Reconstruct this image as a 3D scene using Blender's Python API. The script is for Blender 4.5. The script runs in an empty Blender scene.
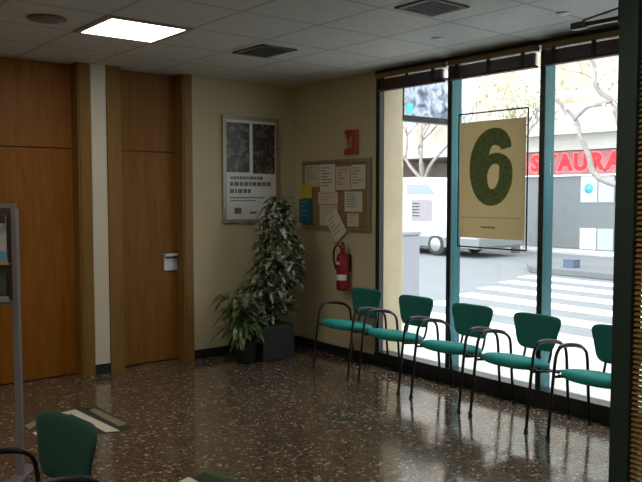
import bpy, bmesh, math, random
from mathutils import Vector, Matrix
random.seed(7)
S = bpy.context.scene
COL = S.collection
PI = math.pi

# ------------------------------------------------------------------ camera, world, lights, exposure
cam_d = bpy.data.cameras.new('camera'); cam = bpy.data.objects.new('camera', cam_d); COL.objects.link(cam)
cam_d.sensor_width = 36.0; cam_d.lens = 36.0 * 750 / 642; cam_d.clip_start = 0.05; cam_d.clip_end = 300
cam.location = (-4.74, -6.30, 1.576)
_p = math.atan(46 / 750); _f = Vector((.628, .778, 0)).normalized()
_d = _f * math.cos(_p) - Vector((0, 0, 1)) * math.sin(_p)
cam.rotation_euler = _d.to_track_quat('-Z', 'Y').to_euler()
S.camera = cam

W = bpy.data.worlds.new('overcast_sky'); S.world = W; W.use_nodes = True
W.node_tree.nodes['Background'].inputs[0].default_value = (.90, .95, 1.0, 1)
W.node_tree.nodes['Background'].inputs[1].default_value = 4.7
PANEL_EMIT = 12.5
S.view_settings.view_transform = 'Standard'
S.view_settings.look = 'None'
S.view_settings.gamma = 1.0
S.view_settings.use_curve_mapping = False
S.view_settings.exposure = 0.0
S.cycles.max_bounces = 8
S.cycles.diffuse_bounces = 4
S.cycles.transparent_max_bounces = 12
S.cycles.caustics_reflective = False
S.cycles.caustics_refractive = False
S.cycles.sample_clamp_indirect = 6.0

def portal(y0, y1):                    # daylight sampling through the glazed front
    l = bpy.data.lights.new('window_daylight', 'AREA'); l.shape = 'RECTANGLE'
    l.size = 2.4; l.size_y = y1 - y0; l.cycles.is_portal = True
    o = bpy.data.objects.new('window_daylight', l); COL.objects.link(o)
    o.location = (.30, (y0 + y1) / 2, 1.35)
    o.rotation_euler = Vector((-1, 0, 0)).to_track_quat('-Z', 'Y').to_euler()
# (the world is even, so no portal is needed)

# ------------------------------------------------------------------ materials
def new_mat(name):
    m = bpy.data.materials.new(name); m.use_nodes = True
    return m, m.node_tree.nodes, m.node_tree.links, m.node_tree.nodes['Principled BSDF']

def mat(name, col, rough=.6, metal=0, spec=.5, noise=0, scale=8, bump=0, bscale=60, emit=0):
    m, N, L, b = new_mat(name)
    b.inputs['Base Color'].default_value = (*col, 1)
    b.inputs['Roughness'].default_value = rough; b.inputs['Metallic'].default_value = metal
    b.inputs['Specular IOR Level'].default_value = spec
    if emit:
        b.inputs['Emission Color'].default_value = (*col, 1); b.inputs['Emission Strength'].default_value = emit
    tc = N.new('ShaderNodeTexCoord')
    if noise:
        n = N.new('ShaderNodeTexNoise'); n.inputs['Scale'].default_value = scale; n.inputs['Detail'].default_value = 4
        r = N.new('ShaderNodeValToRGB')
        r.color_ramp.elements[0].position = .3; r.color_ramp.elements[1].position = .7
        r.color_ramp.elements[0].color = (*[c * (1 - noise) for c in col], 1)
        r.color_ramp.elements[1].color = (*[min(1, c * (1 + noise)) for c in col], 1)
        L.new(tc.outputs['Object'], n.inputs['Vector']); L.new(n.outputs['Fac'], r.inputs['Fac']); L.new(r.outputs['Color'], b.inputs['Base Color'])
    if bump:
        n2 = N.new('ShaderNodeTexNoise'); n2.inputs['Scale'].default_value = bscale; n2.inputs['Detail'].default_value = 3
        bp = N.new('ShaderNodeBump'); bp.inputs['Strength'].default_value = bump; bp.inputs['Distance'].default_value = .01
        L.new(tc.outputs['Object'], n2.inputs['Vector']); L.new(n2.outputs['Fac'], bp.inputs['Height']); L.new(bp.outputs['Normal'], b.inputs['Normal'])
    return m

def wood_mat(name, dark, light, rough=.35):
    m, N, L, b = new_mat(name)
    tc = N.new('ShaderNodeTexCoord'); mp = N.new('ShaderNodeMapping'); mp.inputs['Scale'].default_value = (9, 9, .9)
    n = N.new('ShaderNodeTexNoise'); n.inputs['Scale'].default_value = 2.2; n.inputs['Detail'].default_value = 6; n.inputs['Distortion'].default_value = .8
    mp2 = N.new('ShaderNodeMapping'); mp2.inputs['Scale'].default_value = (70, 70, 1.5)
    n2 = N.new('ShaderNodeTexNoise'); n2.inputs['Scale'].default_value = 2; n2.inputs['Detail'].default_value = 3
    mx = N.new('ShaderNodeMath'); mx.operation = 'MULTIPLY_ADD'; mx.inputs[1].default_value = .35
    r = N.new('ShaderNodeValToRGB'); r.color_ramp.elements[0].position = .42; r.color_ramp.elements[1].position = .92
    r.color_ramp.elements[0].color = (*dark, 1); r.color_ramp.elements[1].color = (*light, 1)
    L.new(tc.outputs['Object'], mp.inputs['Vector']); L.new(mp.outputs[0], n.inputs['Vector'])
    L.new(tc.outputs['Object'], mp2.inputs['Vector']); L.new(mp2.outputs[0], n2.inputs['Vector'])
    L.new(n2.outputs['Fac'], mx.inputs[0]); L.new(n.outputs['Fac'], mx.inputs[2])
    L.new(mx.outputs[0], r.inputs['Fac']); L.new(r.outputs['Color'], b.inputs['Base Color'])
    b.inputs['Roughness'].default_value = rough; b.inputs['Specular IOR Level'].default_value = .3
    return m

def terrazzo_mat():
    m, N, L, b = new_mat('brown_terrazzo')
    tc = N.new('ShaderNodeTexCoord')
    def vor(scale, thr, seedoff):
        mp = N.new('ShaderNodeMapping'); mp.inputs['Location'].default_value = (seedoff, seedoff * 2, 0)
        nz = N.new('ShaderNodeTexNoise'); nz.inputs['Scale'].default_value = scale * .8; nz.inputs['Detail'].default_value = 1
        ad = N.new('ShaderNodeMixRGB'); ad.blend_type = 'LINEAR_LIGHT'; ad.inputs['Fac'].default_value = .6 / scale
        v = N.new('ShaderNodeTexVoronoi'); v.inputs['Scale'].default_value = scale
        sep = N.new('ShaderNodeSeparateColor')
        L.new(tc.outputs['Object'], mp.inputs['Vector']); L.new(mp.outputs[0], nz.inputs['Vector'])
        L.new(mp.outputs[0], ad.inputs['Color1']); L.new(nz.outputs['Color'], ad.inputs['Color2'])
        L.new(ad.outputs['Color'], v.inputs['Vector']); L.new(v.outputs['Color'], sep.inputs['Color'])
        gt = N.new('ShaderNodeMath'); gt.operation = 'GREATER_THAN'; gt.inputs[1].default_value = thr
        L.new(sep.outputs[0], gt.inputs[0])
        lt = N.new('ShaderNodeMath'); lt.operation = 'LESS_THAN'; lt.inputs[1].default_value = .42
        L.new(v.outputs['Distance'], lt.inputs[0])
        mu = N.new('ShaderNodeMath'); mu.operation = 'MULTIPLY'
        L.new(gt.outputs[0], mu.inputs[0]); L.new(lt.outputs[0], mu.inputs[1])
        return mu.outputs[0], sep.outputs[1]
    base = N.new('ShaderNodeTexNoise'); base.inputs['Scale'].default_value = 30; base.inputs['Detail'].default_value = 6
    L.new(tc.outputs['Object'], base.inputs['Vector'])
    rb = N.new('ShaderNodeValToRGB'); rb.color_ramp.elements[0].position = .35; rb.color_ramp.elements[1].position = .65
    rb.color_ramp.elements[0].color = (.075, .052, .036, 1); rb.color_ramp.elements[1].color = (.155, .112, .078, 1)
    L.new(base.outputs['Fac'], rb.inputs['Fac']); cur = rb.outputs['Color']
    for scale, thr, off, cA, cB in ((36, .60, 1.3, (.06, .040, .028), (.21, .15, .105)),
                                    (25, .82, 5.1, (.20, .145, .10), (.36, .29, .22)),
                                    (50, .86, 9.7, (.22, .18, .14), (.60, .54, .45))):
        k, g = vor(scale, thr, off)
        rc = N.new('ShaderNodeMixRGB'); rc.inputs['Color1'].default_value = (*cA, 1); rc.inputs['Color2'].default_value = (*cB, 1)
        L.new(g, rc.inputs['Fac'])
        mx = N.new('ShaderNodeMixRGB'); L.new(k, mx.inputs['Fac']); L.new(cur, mx.inputs['Color1']); L.new(rc.outputs['Color'], mx.inputs['Color2'])
        cur = mx.outputs['Color']
    L.new(cur, b.inputs['Base Color'])
    nr = N.new('ShaderNodeTexNoise'); nr.inputs['Scale'].default_value = 1.6; nr.inputs['Detail'].default_value = 5
    mr = N.new('ShaderNodeMapRange'); mr.inputs['From Min'].default_value = .3; mr.inputs['From Max'].default_value = .7
    mr.inputs['To Min'].default_value = .085; mr.inputs['To Max'].default_value = .17
    L.new(tc.outputs['Object'], nr.inputs['Vector']); L.new(nr.outputs['Fac'], mr.inputs['Value']); L.new(mr.outputs[0], b.inputs['Roughness'])
    b.inputs['IOR'].default_value = 1.72
    return m

def ceiling_mat():
    m, N, L, b = new_mat('ceiling_tiles')
    tc = N.new('ShaderNodeTexCoord'); sx = N.new('ShaderNodeSeparateXYZ'); L.new(tc.outputs['Object'], sx.inputs[0])
    def line(out, off):
        a = N.new('ShaderNodeMath'); a.operation = 'ADD'; a.inputs[1].default_value = off; L.new(out, a.inputs[0])
        d = N.new('ShaderNodeMath'); d.operation = 'DIVIDE'; d.inputs[1].default_value = .6; L.new(a.outputs[0], d.inputs[0])
        fr = N.new('ShaderNodeMath'); fr.operation = 'FRACT'; L.new(d.outputs[0], fr.inputs[0])
        s = N.new('ShaderNodeMath'); s.operation = 'SUBTRACT'; s.inputs[1].default_value = .5; L.new(fr.outputs[0], s.inputs[0])
        ab = N.new('ShaderNodeMath'); ab.operation = 'ABSOLUTE'; L.new(s.outputs[0], ab.inputs[0])
        g = N.new('ShaderNodeMath'); g.operation = 'GREATER_THAN'; g.inputs[1].default_value = .478; L.new(ab.outputs[0], g.inputs[0])
        return g.outputs[0]
    mx = N.new('ShaderNodeMath'); mx.operation = 'MAXIMUM'
    L.new(line(sx.outputs[0], 30 + 2.78), mx.inputs[0]); L.new(line(sx.outputs[1], 30 + 1.76), mx.inputs[1])
    n = N.new('ShaderNodeTexNoise'); n.inputs['Scale'].default_value = 55; n.inputs['Detail'].default_value = 3
    L.new(tc.outputs['Object'], n.inputs['Vector'])
    r = N.new('ShaderNodeValToRGB'); r.color_ramp.elements[0].color = (.60, .60, .59, 1); r.color_ramp.elements[1].color = (.71, .71, .70, 1)
    r.color_ramp.elements[0].position = .3; r.color_ramp.elements[1].position = .6
    L.new(n.outputs['Fac'], r.inputs['Fac'])
    c = N.new('ShaderNodeMixRGB'); c.inputs['Color2'].default_value = (.47, .46, .44, 1)
    L.new(mx.outputs[0], c.inputs['Fac']); L.new(r.outputs['Color'], c.inputs['Color1']); L.new(c.outputs['Color'], b.inputs['Base Color'])
    b.inputs['Roughness'].default_value = .55; b.inputs['Specular IOR Level'].default_value = .35
    return m

def glass_mat():
    m = bpy.data.materials.new('window_glass'); m.use_nodes = True; N = m.node_tree.nodes; L = m.node_tree.links; N.clear()
    o = N.new('ShaderNodeOutputMaterial'); t = N.new('ShaderNodeBsdfTransparent'); t.inputs[0].default_value = (.95, .985, .985, 1)
    g = N.new('ShaderNodeBsdfGlossy'); g.inputs['Roughness'].default_value = .01
    lw = N.new('ShaderNodeLayerWeight'); lw.inputs[0].default_value = .5
    pw = N.new('ShaderNodeMath'); pw.operation = 'POWER'; pw.inputs[1].default_value = 5; L.new(lw.outputs['Facing'], pw.inputs[0])
    fr = N.new('ShaderNodeMath'); fr.operation = 'MULTIPLY_ADD'; fr.inputs[1].default_value = .7; fr.inputs[2].default_value = .025; L.new(pw.outputs[0], fr.inputs[0])
    mx = N.new('ShaderNodeMixShader'); L.new(fr.outputs[0], mx.inputs[0]); L.new(t.outputs[0], mx.inputs[1]); L.new(g.outputs[0], mx.inputs[2]); L.new(mx.outputs[0], o.inputs[0])
    return m

def translucent_mat(name, col, fac, rough=.6):
    m, N, L, b = new_mat(name)
    b.inputs['Base Color'].default_value = (*col, 1); b.inputs['Roughness'].default_value = rough
    t = N.new('ShaderNodeBsdfTranslucent'); t.inputs[0].default_value = (*col, 1)
    mx = N.new('ShaderNodeMixShader'); mx.inputs[0].default_value = fac
    L.new(b.outputs[0], mx.inputs[1]); L.new(t.outputs[0], mx.inputs[2]); L.new(mx.outputs[0], N['Material Output'].inputs[0])
    return m

def leaf_mat(name, a, b_, scale, pos=.5):
    m, N, L, b = new_mat(name)
    tc = N.new('ShaderNodeTexCoord'); n = N.new('ShaderNodeTexNoise'); n.inputs['Scale'].default_value = scale; n.inputs['Detail'].default_value = 3
    r = N.new('ShaderNodeValToRGB'); r.color_ramp.elements[0].position = pos; r.color_ramp.elements[1].position = pos + .12
    r.color_ramp.elements[0].color = (*a, 1); r.color_ramp.elements[1].color = (*b_, 1)
    L.new(tc.outputs['Object'], n.inputs['Vector']); L.new(n.outputs['Fac'], r.inputs['Fac']); L.new(r.outputs['Color'], b.inputs['Base Color'])
    b.inputs['Roughness'].default_value = .32
    return m

def blotch_mat(name, cols, scale):
    m, N, L, b = new_mat(name)
    tc = N.new('ShaderNodeTexCoord'); n = N.new('ShaderNodeTexNoise'); n.inputs['Scale'].default_value = scale; n.inputs['Detail'].default_value = 4; n.inputs['Distortion'].default_value = .6
    r = N.new('ShaderNodeValToRGB'); e = r.color_ramp.elements
    e[0].position = .28; e[1].position = .72; e[0].color = (*cols[0], 1); e[1].color = (*cols[-1], 1)
    for i, c in enumerate(cols[1:-1]):
        k = e.new(.28 + .44 * (i + 1) / (len(cols) - 1)); k.color = (*c, 1)
    L.new(tc.outputs['Object'], n.inputs['Vector']); L.new(n.outputs['Fac'], r.inputs['Fac']); L.new(r.outputs['Color'], b.inputs['Base Color'])
    b.inputs['Roughness'].default_value = .3
    return m, b, r

M = {}
M['wall'] = mat('cream_wall_paint', (.60, .53, .335), .7, noise=.04, scale=2, bump=.05, bscale=120)
M['white_wall'] = mat('white_column_paint', (.72, .68, .56), .6, noise=.03, scale=2)
M['ceil'] = ceiling_mat()
M['floor'] = terrazzo_mat()
M['door'] = wood_mat('door_veneer', (.21, .070, .004), (.33, .122, .009), .46)
M['door_dim'] = wood_mat('door_veneer_brown', (.20, .080, .010), (.30, .128, .020), .48)
M['jamb'] = wood_mat('door_frame_wood', (.21, .112, .026), (.29, .158, .042), .4)
M['base'] = mat('dark_baseboard', (.018, .02, .018), .3)
M['teal_metal'] = mat('teal_window_metal', (.045, .155, .175), .25, .6, .5)
M['head_metal'] = mat('dark_head_metal', (.03, .03, .025), .4, .3)
M['plinth'] = mat('dark_green_plinth', (.012, .018, .017), .35)
M['post'] = mat('dark_green_post_metal', (.025, .045, .038), .45, .3)
M['glass'] = glass_mat()
M['black'] = mat('black_metal', (.012, .012, .014), .35, .3)
M['black_plastic'] = mat('black_plastic', (.02, .02, .022), .38)
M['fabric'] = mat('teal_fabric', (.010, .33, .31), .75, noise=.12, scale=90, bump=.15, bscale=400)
M['fabric_backlit'] = mat('teal_fabric_backlit', (.008, .15, .130), .72, noise=.12, scale=90, bump=.15, bscale=400)  # seat teal darkened, backlight shade on the chair backs put into the colour
M['fabric_green'] = mat('bottle_green_fabric', (.006, .062, .046), .75, noise=.12, scale=90, bump=.15, bscale=400)
M['silver'] = mat('brushed_silver', (.55, .56, .57), .35, .8)
M['grey_alu'] = mat('grey_aluminium', (.42, .42, .40), .4, .6)
M['stand_alu'] = mat('pale_stand_metal', (.27, .26, .30), .4, .4)
M['steel'] = mat('steel_plate', (.62, .64, .68), .35, .3)
M['red'] = mat('extinguisher_red', (.30, .012, .022), .25)
M['red_sign'] = mat('red_sign', (.36, .045, .022), .45)
M['white'] = mat('white_print', (.8, .8, .78), .5)
M['paper'] = mat('paper_white', (.72, .68, .58), .7, noise=.03, scale=30)
M['paper_pink'] = mat('paper_warm', (.70, .58, .47), .7, noise=.03, scale=30)
M['paper_cream'] = mat('paper_cream', (.62, .55, .38), .7, noise=.03, scale=30)
M['ink'] = mat('grey_ink', (.30, .28, .25), .6)
M['ink_dark'] = mat('dark_ink', (.05, .05, .05), .6)
M['cork'] = mat('cork', (.30, .19, .085), .85, noise=.3, scale=60)
M['frame_tan'] = mat('tan_metal_frame', (.36, .32, .24), .4, .4)
M['yellow'] = mat('leaflet_yellow', (.62, .50, .04), .5)
M['blue'] = mat('leaflet_blue', (.01, .16, .24), .5)
M['cable'] = mat('cable_rubber', (.008, .008, .008), .5)
M['pot'] = mat('dark_planter', (.014, .018, .019), .45)
M['soil'] = mat('soil', (.04, .028, .018), .9, noise=.4, scale=40)
M['leaf'] = leaf_mat('variegated_glint_leaf', (.028, .062, .018), (.46, .47, .37), 22, .485)  # pale tone is variegation plus window glints painted into the leaf colour
M['leaf2'] = leaf_mat('strap_leaf', (.05, .10, .03), (.22, .26, .12), 18, .50)
M['stem'] = mat('plant_stem', (.12, .08, .04), .7)
M['slat'] = mat('amber_blind_slats', (.30, .165, .045), .45, noise=.1, scale=20)
M['slat_brown'] = translucent_mat('brown_blind_slats', (.22, .13, .085), .35, .5)
M['rail_amber'] = mat('amber_headrail', (.26, .15, .05), .45)
M['tape'] = mat('blind_tape', (.05, .025, .02), .7)
M['six_paper'] = translucent_mat('beige_poster_paper', (.76, .67, .46), .45, .6)
M['six'] = leaf_mat('grass_numeral', (.12, .18, .05), (.20, .27, .095), 70, .42)
M['six'].node_tree.nodes['Principled BSDF'].inputs['Roughness'].default_value = .7
M['diff'] = mat('lit_panel', (1.0, .94, .82), .5, emit=PANEL_EMIT)
M['vent'] = mat('vent_grey', (.16, .16, .15), .5)
M['vent_dark'] = mat('vent_shade', (.02, .02, .02), .8)
M['speaker'] = mat('speaker_grille', (.22, .215, .20), .6)
# street
M['stone'] = mat('beige_stone', (.55, .45, .30), .7, noise=.08, scale=5)
M['road'] = mat('asphalt', (.20, .205, .215), .85, noise=.06, scale=3)
M['pave'] = mat('pale_paving', (.52, .51, .49), .85, noise=.06, scale=4)
M['kerb'] = mat('kerb_stone', (.17, .175, .18), .8, noise=.06, scale=6)
M['paint'] = mat('road_paint', (.80, .80, .80), .8)
M['facade'] = mat('peach_facade', (.50, .40, .32), .8, noise=.26, scale=1.3)
M['facade_w'] = mat('white_facade', (.60, .57, .52), .8, noise=.05, scale=2)
M['shutter'] = mat('grey_shutter', (.24, .25, .26), .7, noise=.05, scale=3)
M['shop_white'] = mat('shop_white', (.85, .87, .88), .6)
M['pale_pane'] = mat('pale_shop_pane', (.48, .51, .55), .3)
M['cyan'] = mat('logo_cyan', (.12, .45, .62), .5)
M['band'] = mat('faded_red_band', (.48, .16, .17), .6, noise=.2, scale=3)
M['sign_red'] = mat('letter_red', (.72, .012, .03), .5)
M['sign_pale'] = mat('letter_edge', (.75, .45, .38), .5)
M['van'] = mat('van_white', (.82, .83, .84), .35)
M['van_low'] = mat('van_grey_lower', (.22, .235, .235), .5)
M['van_glass'] = mat('van_glass', (.26, .29, .31), .2)
M['rubber'] = mat('tyre_rubber', (.05, .05, .055), .8)
M['bark'] = mat('bark', (.30, .26, .235), .9, noise=.2, scale=12)
M['autumn'] = mat('autumn_leaf', (.68, .61, .42), .7, noise=.25, scale=4)
M['cabinet'] = mat('pale_cabinet', (.30, .30, .345), .6)
M['box_blue'] = mat('blue_grey_box', (.10, .13, .20), .6)

# ------------------------------------------------------------------ helpers
class MB:
    def __init__(s): s.v = []; s.f = []; s.sm = []
    def add(s, vs, fs, smooth=False):
        o = len(s.v); s.v += [tuple(p) for p in vs]
        for f in fs: s.f.append(tuple(i + o for i in f)); s.sm.append(smooth)
        return s
    def box(s, x0, x1, y0, y1, z0, z1, mtx=None):
        if x0 > x1: x0, x1 = x1, x0
        if y0 > y1: y0, y1 = y1, y0
        if z0 > z1: z0, z1 = z1, z0
        vs = [Vector(p) for p in ((x0, y0, z0), (x1, y0, z0), (x1, y1, z0), (x0, y1, z0), (x0, y0, z1), (x1, y0, z1), (x1, y1, z1), (x0, y1, z1))]
        if mtx is not None: vs = [mtx @ p for p in vs]
        return s.add(vs, [(0, 3, 2, 1), (4, 5, 6, 7), (0, 1, 5, 4), (1, 2, 6, 5), (2, 3, 7, 6), (3, 0, 4, 7)])
    def tube(s, pts, r, n=10, caps=True):
        pts = [Vector(p) for p in pts]; rr = r if isinstance(r, (list, tuple)) else [r] * len(pts)
        t0 = (pts[1] - pts[0]).normalized(); up = Vector((0, 0, 1)) if abs(t0.z) < .9 else Vector((1, 0, 0))
        nrm = t0.cross(up).normalized(); vs = []
        for i, p in enumerate(pts):
            t = (pts[min(i + 1, len(pts) - 1)] - pts[max(i - 1, 0)])
            t = t.normalized() if t.length > 1e-9 else t0
            nrm = (nrm - t * nrm.dot(t)); nrm = nrm.normalized() if nrm.length > 1e-6 else t.orthogonal().normalized()
            b = t.cross(nrm)
            for k in range(n):
                a = 2 * PI * k / n; vs.append(p + (nrm * math.cos(a) + b * math.sin(a)) * rr[i])
        fs = [(i * n + k, i * n + (k + 1) % n, (i + 1) * n + (k + 1) % n, (i + 1) * n + k) for i in range(len(pts) - 1) for k in range(n)]
        if caps: fs += [tuple(range(n))[::-1], tuple(range((len(pts) - 1) * n, len(pts) * n))]
        return s.add(vs, fs, True)
    def lathe(s, prof, c=(0, 0, 0), n=24):            # prof: [(radius, z)]
        vs = [(c[0] + r * math.cos(2 * PI * k / n), c[1] + r * math.sin(2 * PI * k / n), c[2] + z) for r, z in prof for k in range(n)]
        fs = [(i * n + k, i * n + (k + 1) % n, (i + 1) * n + (k + 1) % n, (i + 1) * n + k) for i in range(len(prof) - 1) for k in range(n)]
        fs += [tuple(range(n))[::-1], tuple(range((len(prof) - 1) * n, len(prof) * n))]
        return s.add(vs, fs, True)
    def pillow(s, fn, thick_f, thick_b, n=40, rings=7, e=4.5):   # fn(a, b, h) -> point; superellipse outline with exponent e
        vs = []; fs = []
        def pt(r, k):
            t = 2 * PI * k / n; c, q = math.cos(t), math.sin(t)
            return (math.copysign(abs(c) ** (2 / e), c) * r, math.copysign(abs(q) ** (2 / e), q) * r)
        rs = [math.sin(PI / 2 * (i + 1) / rings) for i in range(rings)]
        prof = lambda r: max(0, 1 - r ** 6) ** .5
        vs.append(fn(0, 0, thick_f)); front = []
        for r in rs[:-1]:
            front.append(len(vs)); vs += [fn(*pt(r, k), thick_f * prof(r)) for k in range(n)]
        rim = len(vs); vs += [fn(*pt(1, k), 0) for k in range(n)]; front.append(rim)
        bc = len(vs); vs.append(fn(0, 0, -thick_b)); back = []
        for r in rs[:-1]:
            back.append(len(vs)); vs += [fn(*pt(r, k), -thick_b * prof(r)) for k in range(n)]
        back.append(rim)
        for k in range(n): fs.append((0, front[0] + k, front[0] + (k + 1) % n)); fs.append((bc, back[0] + (k + 1) % n, back[0] + k))
        for L_, fl in ((front, 0), (back, 1)):
            for a, b in zip(L_, L_[1:]):
                for k in range(n):
                    q = (a + k, b + k, b + (k + 1) % n, a + (k + 1) % n); fs.append(q[::-1] if fl else q)
        return s.add(vs, fs, True)
    def build(s, name, m, parent=None, bevel=0):
        me = bpy.data.meshes.new(name); me.from_pydata(s.v, [], s.f); me.update()
        for p, q in zip(me.polygons, s.sm): p.use_smooth = q
        me.materials.append(m)
        o = bpy.data.objects.new(name, me); COL.objects.link(o)
        if parent: o.parent = parent
        if bevel:
            md = o.modifiers.new('bevel', 'BEVEL'); md.width = bevel; md.segments = 2; md.limit_method = 'ANGLE'
        return o

def smooth(pts, sub=6):                               # Catmull-Rom
    P = [Vector(p) for p in pts]; P = [P[0] * 2 - P[1]] + P + [P[-1] * 2 - P[-2]]; out = []
    for i in range(1, len(P) - 2):
        for k in range(sub):
            t = k / sub; a, b, c, d = P[i - 1], P[i], P[i + 1], P[i + 2]
            out.append(.5 * ((2 * b) + (c - a) * t + (2 * a - 5 * b + 4 * c - d) * t * t + (3 * b - a - 3 * c + d) * t ** 3))
    return out + [P[-2]]

def tag(o, label, cat, group=None, kind=None):
    o['label'] = label; o['category'] = cat
    if group: o['group'] = group
    if kind: o['kind'] = kind
    return o
def thing(name, label, cat, loc=(0, 0, 0), rz=0, group=None):
    o = bpy.data.objects.new(name, None); COL.objects.link(o); o.location = loc; o.rotation_euler = (0, 0, rz); o.empty_display_size = .1
    return tag(o, label, cat, group)
def setting(name, label, loc=(0, 0, 0)):
    o = bpy.data.objects.new(name, None); COL.objects.link(o); o.location = loc; o['kind'] = 'structure'; o['label'] = label; o['category'] = name.split('_')[0]; return o
def struct(o, label, cat):
    o['kind'] = 'structure'; o['label'] = label; o['category'] = cat; return o
def box(name, m, parent, *a, bevel=0): return MB().box(*a).build(name, m, parent, bevel)
def copy_tree(o, parent=None):
    c = o.copy(); COL.objects.link(c)
    if parent: c.parent = parent
    for ch in [x for x in bpy.data.objects if x.parent == o]: copy_tree(ch, c)
    return c
def text_mesh(name, s, size, m, parent, mtx, extrude=.004, offset=0, align='CENTER'):
    cu = bpy.data.curves.new('tmp', 'FONT'); cu.body = s; cu.size = size; cu.extrude = extrude; cu.offset = offset; cu.align_x = align; cu.align_y = 'CENTER'; cu.resolution_u = 3
    t = bpy.data.objects.new('tmp', cu); COL.objects.link(t)
    dg = bpy.context.evaluated_depsgraph_get(); me = bpy.data.meshes.new_from_object(t.evaluated_get(dg)); bpy.data.objects.remove(t)
    me.name = name; me.transform(mtx); me.materials.clear(); me.materials.append(m)
    o = bpy.data.objects.new(name, me); COL.objects.link(o); o.parent = parent; return o
FACE_MX = Matrix(((0, 0, -1, 0), (-1, 0, 0, 0), (0, 1, 0, 0), (0, 0, 0, 1)))     # text plane facing -X, reading along -Y

# ------------------------------------------------------------------ the room
H = 2.70
struct(box('floor', M['floor'], None, -8.2, .12, -10, .2, -.1, 0), 'polished brown terrazzo floor with pale stone chips', 'floor')
struct(box('ceiling', M['ceil'], None, -8.2, .36, -10, .4, H, H + .12), 'grey suspended tile ceiling', 'ceiling')
wb = MB().box(-8.2, -3.34, 0, .25, 0, H).box(-2.20, -2.06, 0, .25, 0, H).box(-1.22, .35, 0, .25, 0, H).box(-3.34, -2.20, .20, .25, 0, H).box(-2.06, -1.22, .20, .25, 0, H)
struct(wb.build('wall_back', M['wall'], None), 'cream wall around the two wooden doors', 'wall')
struct(box('trim_1', M['white_wall'], None, -2.197, -2.063, -.006, 0, .09, H), 'pale painted strip of wall between the two wooden doors', 'trim')
struct(box('wall_right', M['wall'], None, 0, .35, -1.235, 0, 0, H), 'cream wall between the plant corner and the glazed front', 'wall')
struct(box('wall_right_far', M['wall'], None, 0, .35, -10, -4.37, 0, H), 'cream street-side wall out of view, carried across the lobby front to keep it dark', 'wall')  # unseen; added over the lobby entrance to block daylight behind the blind
struct(box('wall_left', M['wall'], None, -8.35, -8.2, -10, .25, 0, H), 'cream side wall', 'wall')
struct(box('wall_rear', M['wall'], None, -8.35, .35, -10.15, -10, 0, H), 'cream rear wall', 'wall')
struct(box('trim_2', M['stone'], None, .051, .285, -1.285, -1.235, -.1, H), 'beige stone reveal at the end of the glazed front', 'trim')
struct(MB().box(-.0, .36, -10, .35, H + .12, 3.6).box(-8.35, .36, -10.15, .35, 3.0, 3.1).build('trim_3', M['stone'], None), 'stone lintel above the glazed front and unseen roof slab added against the sky', 'trim')  # the slab is out of view, added to block light from overhead
bb = MB().box(-1.22, 0, -.015, 0, 0, .09).box(-2.197, -2.063, -.016, 0, 0, .09)
struct(bb.build('baseboard_back', M['base'], None), 'dark skirting under the back wall', 'baseboard')
struct(box('baseboard_right', M['base'], None, -.015, 0, -1.235, -.015, 0, .09), 'dark skirting under the cream wall beside the glazing', 'baseboard')

def door(n, x0, x1, dm, label):
    """full-height veneered door: opening x0..x1, leaf set back in the jambs"""
    d = setting(f'door_{n}', label, (x0, 0, 0)); w = x1 - x0
    box('leaf', dm, d, .02, w - .02, .135, .175, .008, 1.972, bevel=.002)
    box('transom_panel', dm, d, .02, w - .02, .135, .175, 1.980, H - .005, bevel=.002)
    jm = MB().box(-.03, .02, .0, .199, 0, H).box(w - .02, w + .03, .0, .199, 0, H).box(.02, w - .02, .18, .199, 0, H)
    jm.build('jamb', M['jamb'], d)
    ar = MB().box(-.117 if n == 2 else -.1, .004, -.012, .0, 0, H).box(w - .004, w + (.077 if n == 2 else .092), -.012, 0, 0, H)
    ar.build('architrave', M['jamb'], d)
    return d
door(1, -3.24, -2.295, M['door'], 'wide orange-brown wooden door beside the brochure stand')
d2 = door(2, -1.94, -1.297, M['door_dim'], 'brown wooden door with a silver lock plate nearest the framed poster')
pl = box('lock_plate', M['steel'], d2, .475, .615, .111, .135, .862, 1.022, bevel=.004)
lv = MB().box(.48, .595, .080, .090, .977, .995).box(.575, .595, .080, .113, .975, .997); lv.build('lever', M['ink_dark'], pl)
MB().box(.48, .61, .085, .113, 1.002, 1.022).build('cover_lip', M['steel'], pl)

# glazed front, three bays in view and one running on behind the lobby post
win = setting('window_1', 'glazed shop front in teal metal frames', (.055, 0, 0))
G0, G1 = -1.255, -4.37
for y in (-2.125, -3.015, -3.90):
    m_ = MB().box(-.06, .06, y - .022, y + .022, .10, 2.66); m_ = m_.build('mullion', M['teal_metal'], win, bevel=.003); box('shade_strip', M['head_metal'], m_, -.066, -.0605, y - .022, y + .022, .125, 2.62)  # dark strip added to shade the backlit room face of each mullion
box('end_frame', M['head_metal'], win, -.06, -.005, -1.285, -1.235, 0, 2.66)
box('end_frame', M['head_metal'], win, -.06, .06, G1, G1 + .05, 0, 2.66)
box('head', M['head_metal'], win, -.075, .065, G1, -1.235, 2.665, H - .001)
box('sill', M['plinth'], win, -.075, .065, G1, -1.235, 0, .125, bevel=.004)
ys = [-1.285, -2.125, -3.015, -3.90, -4.32]
for a, b in zip(ys, ys[1:]):
    box('pane', M['glass'], win, .0, .006, b + .03, a - .03 if a != -1.285 else a, .125, 2.665)

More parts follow.
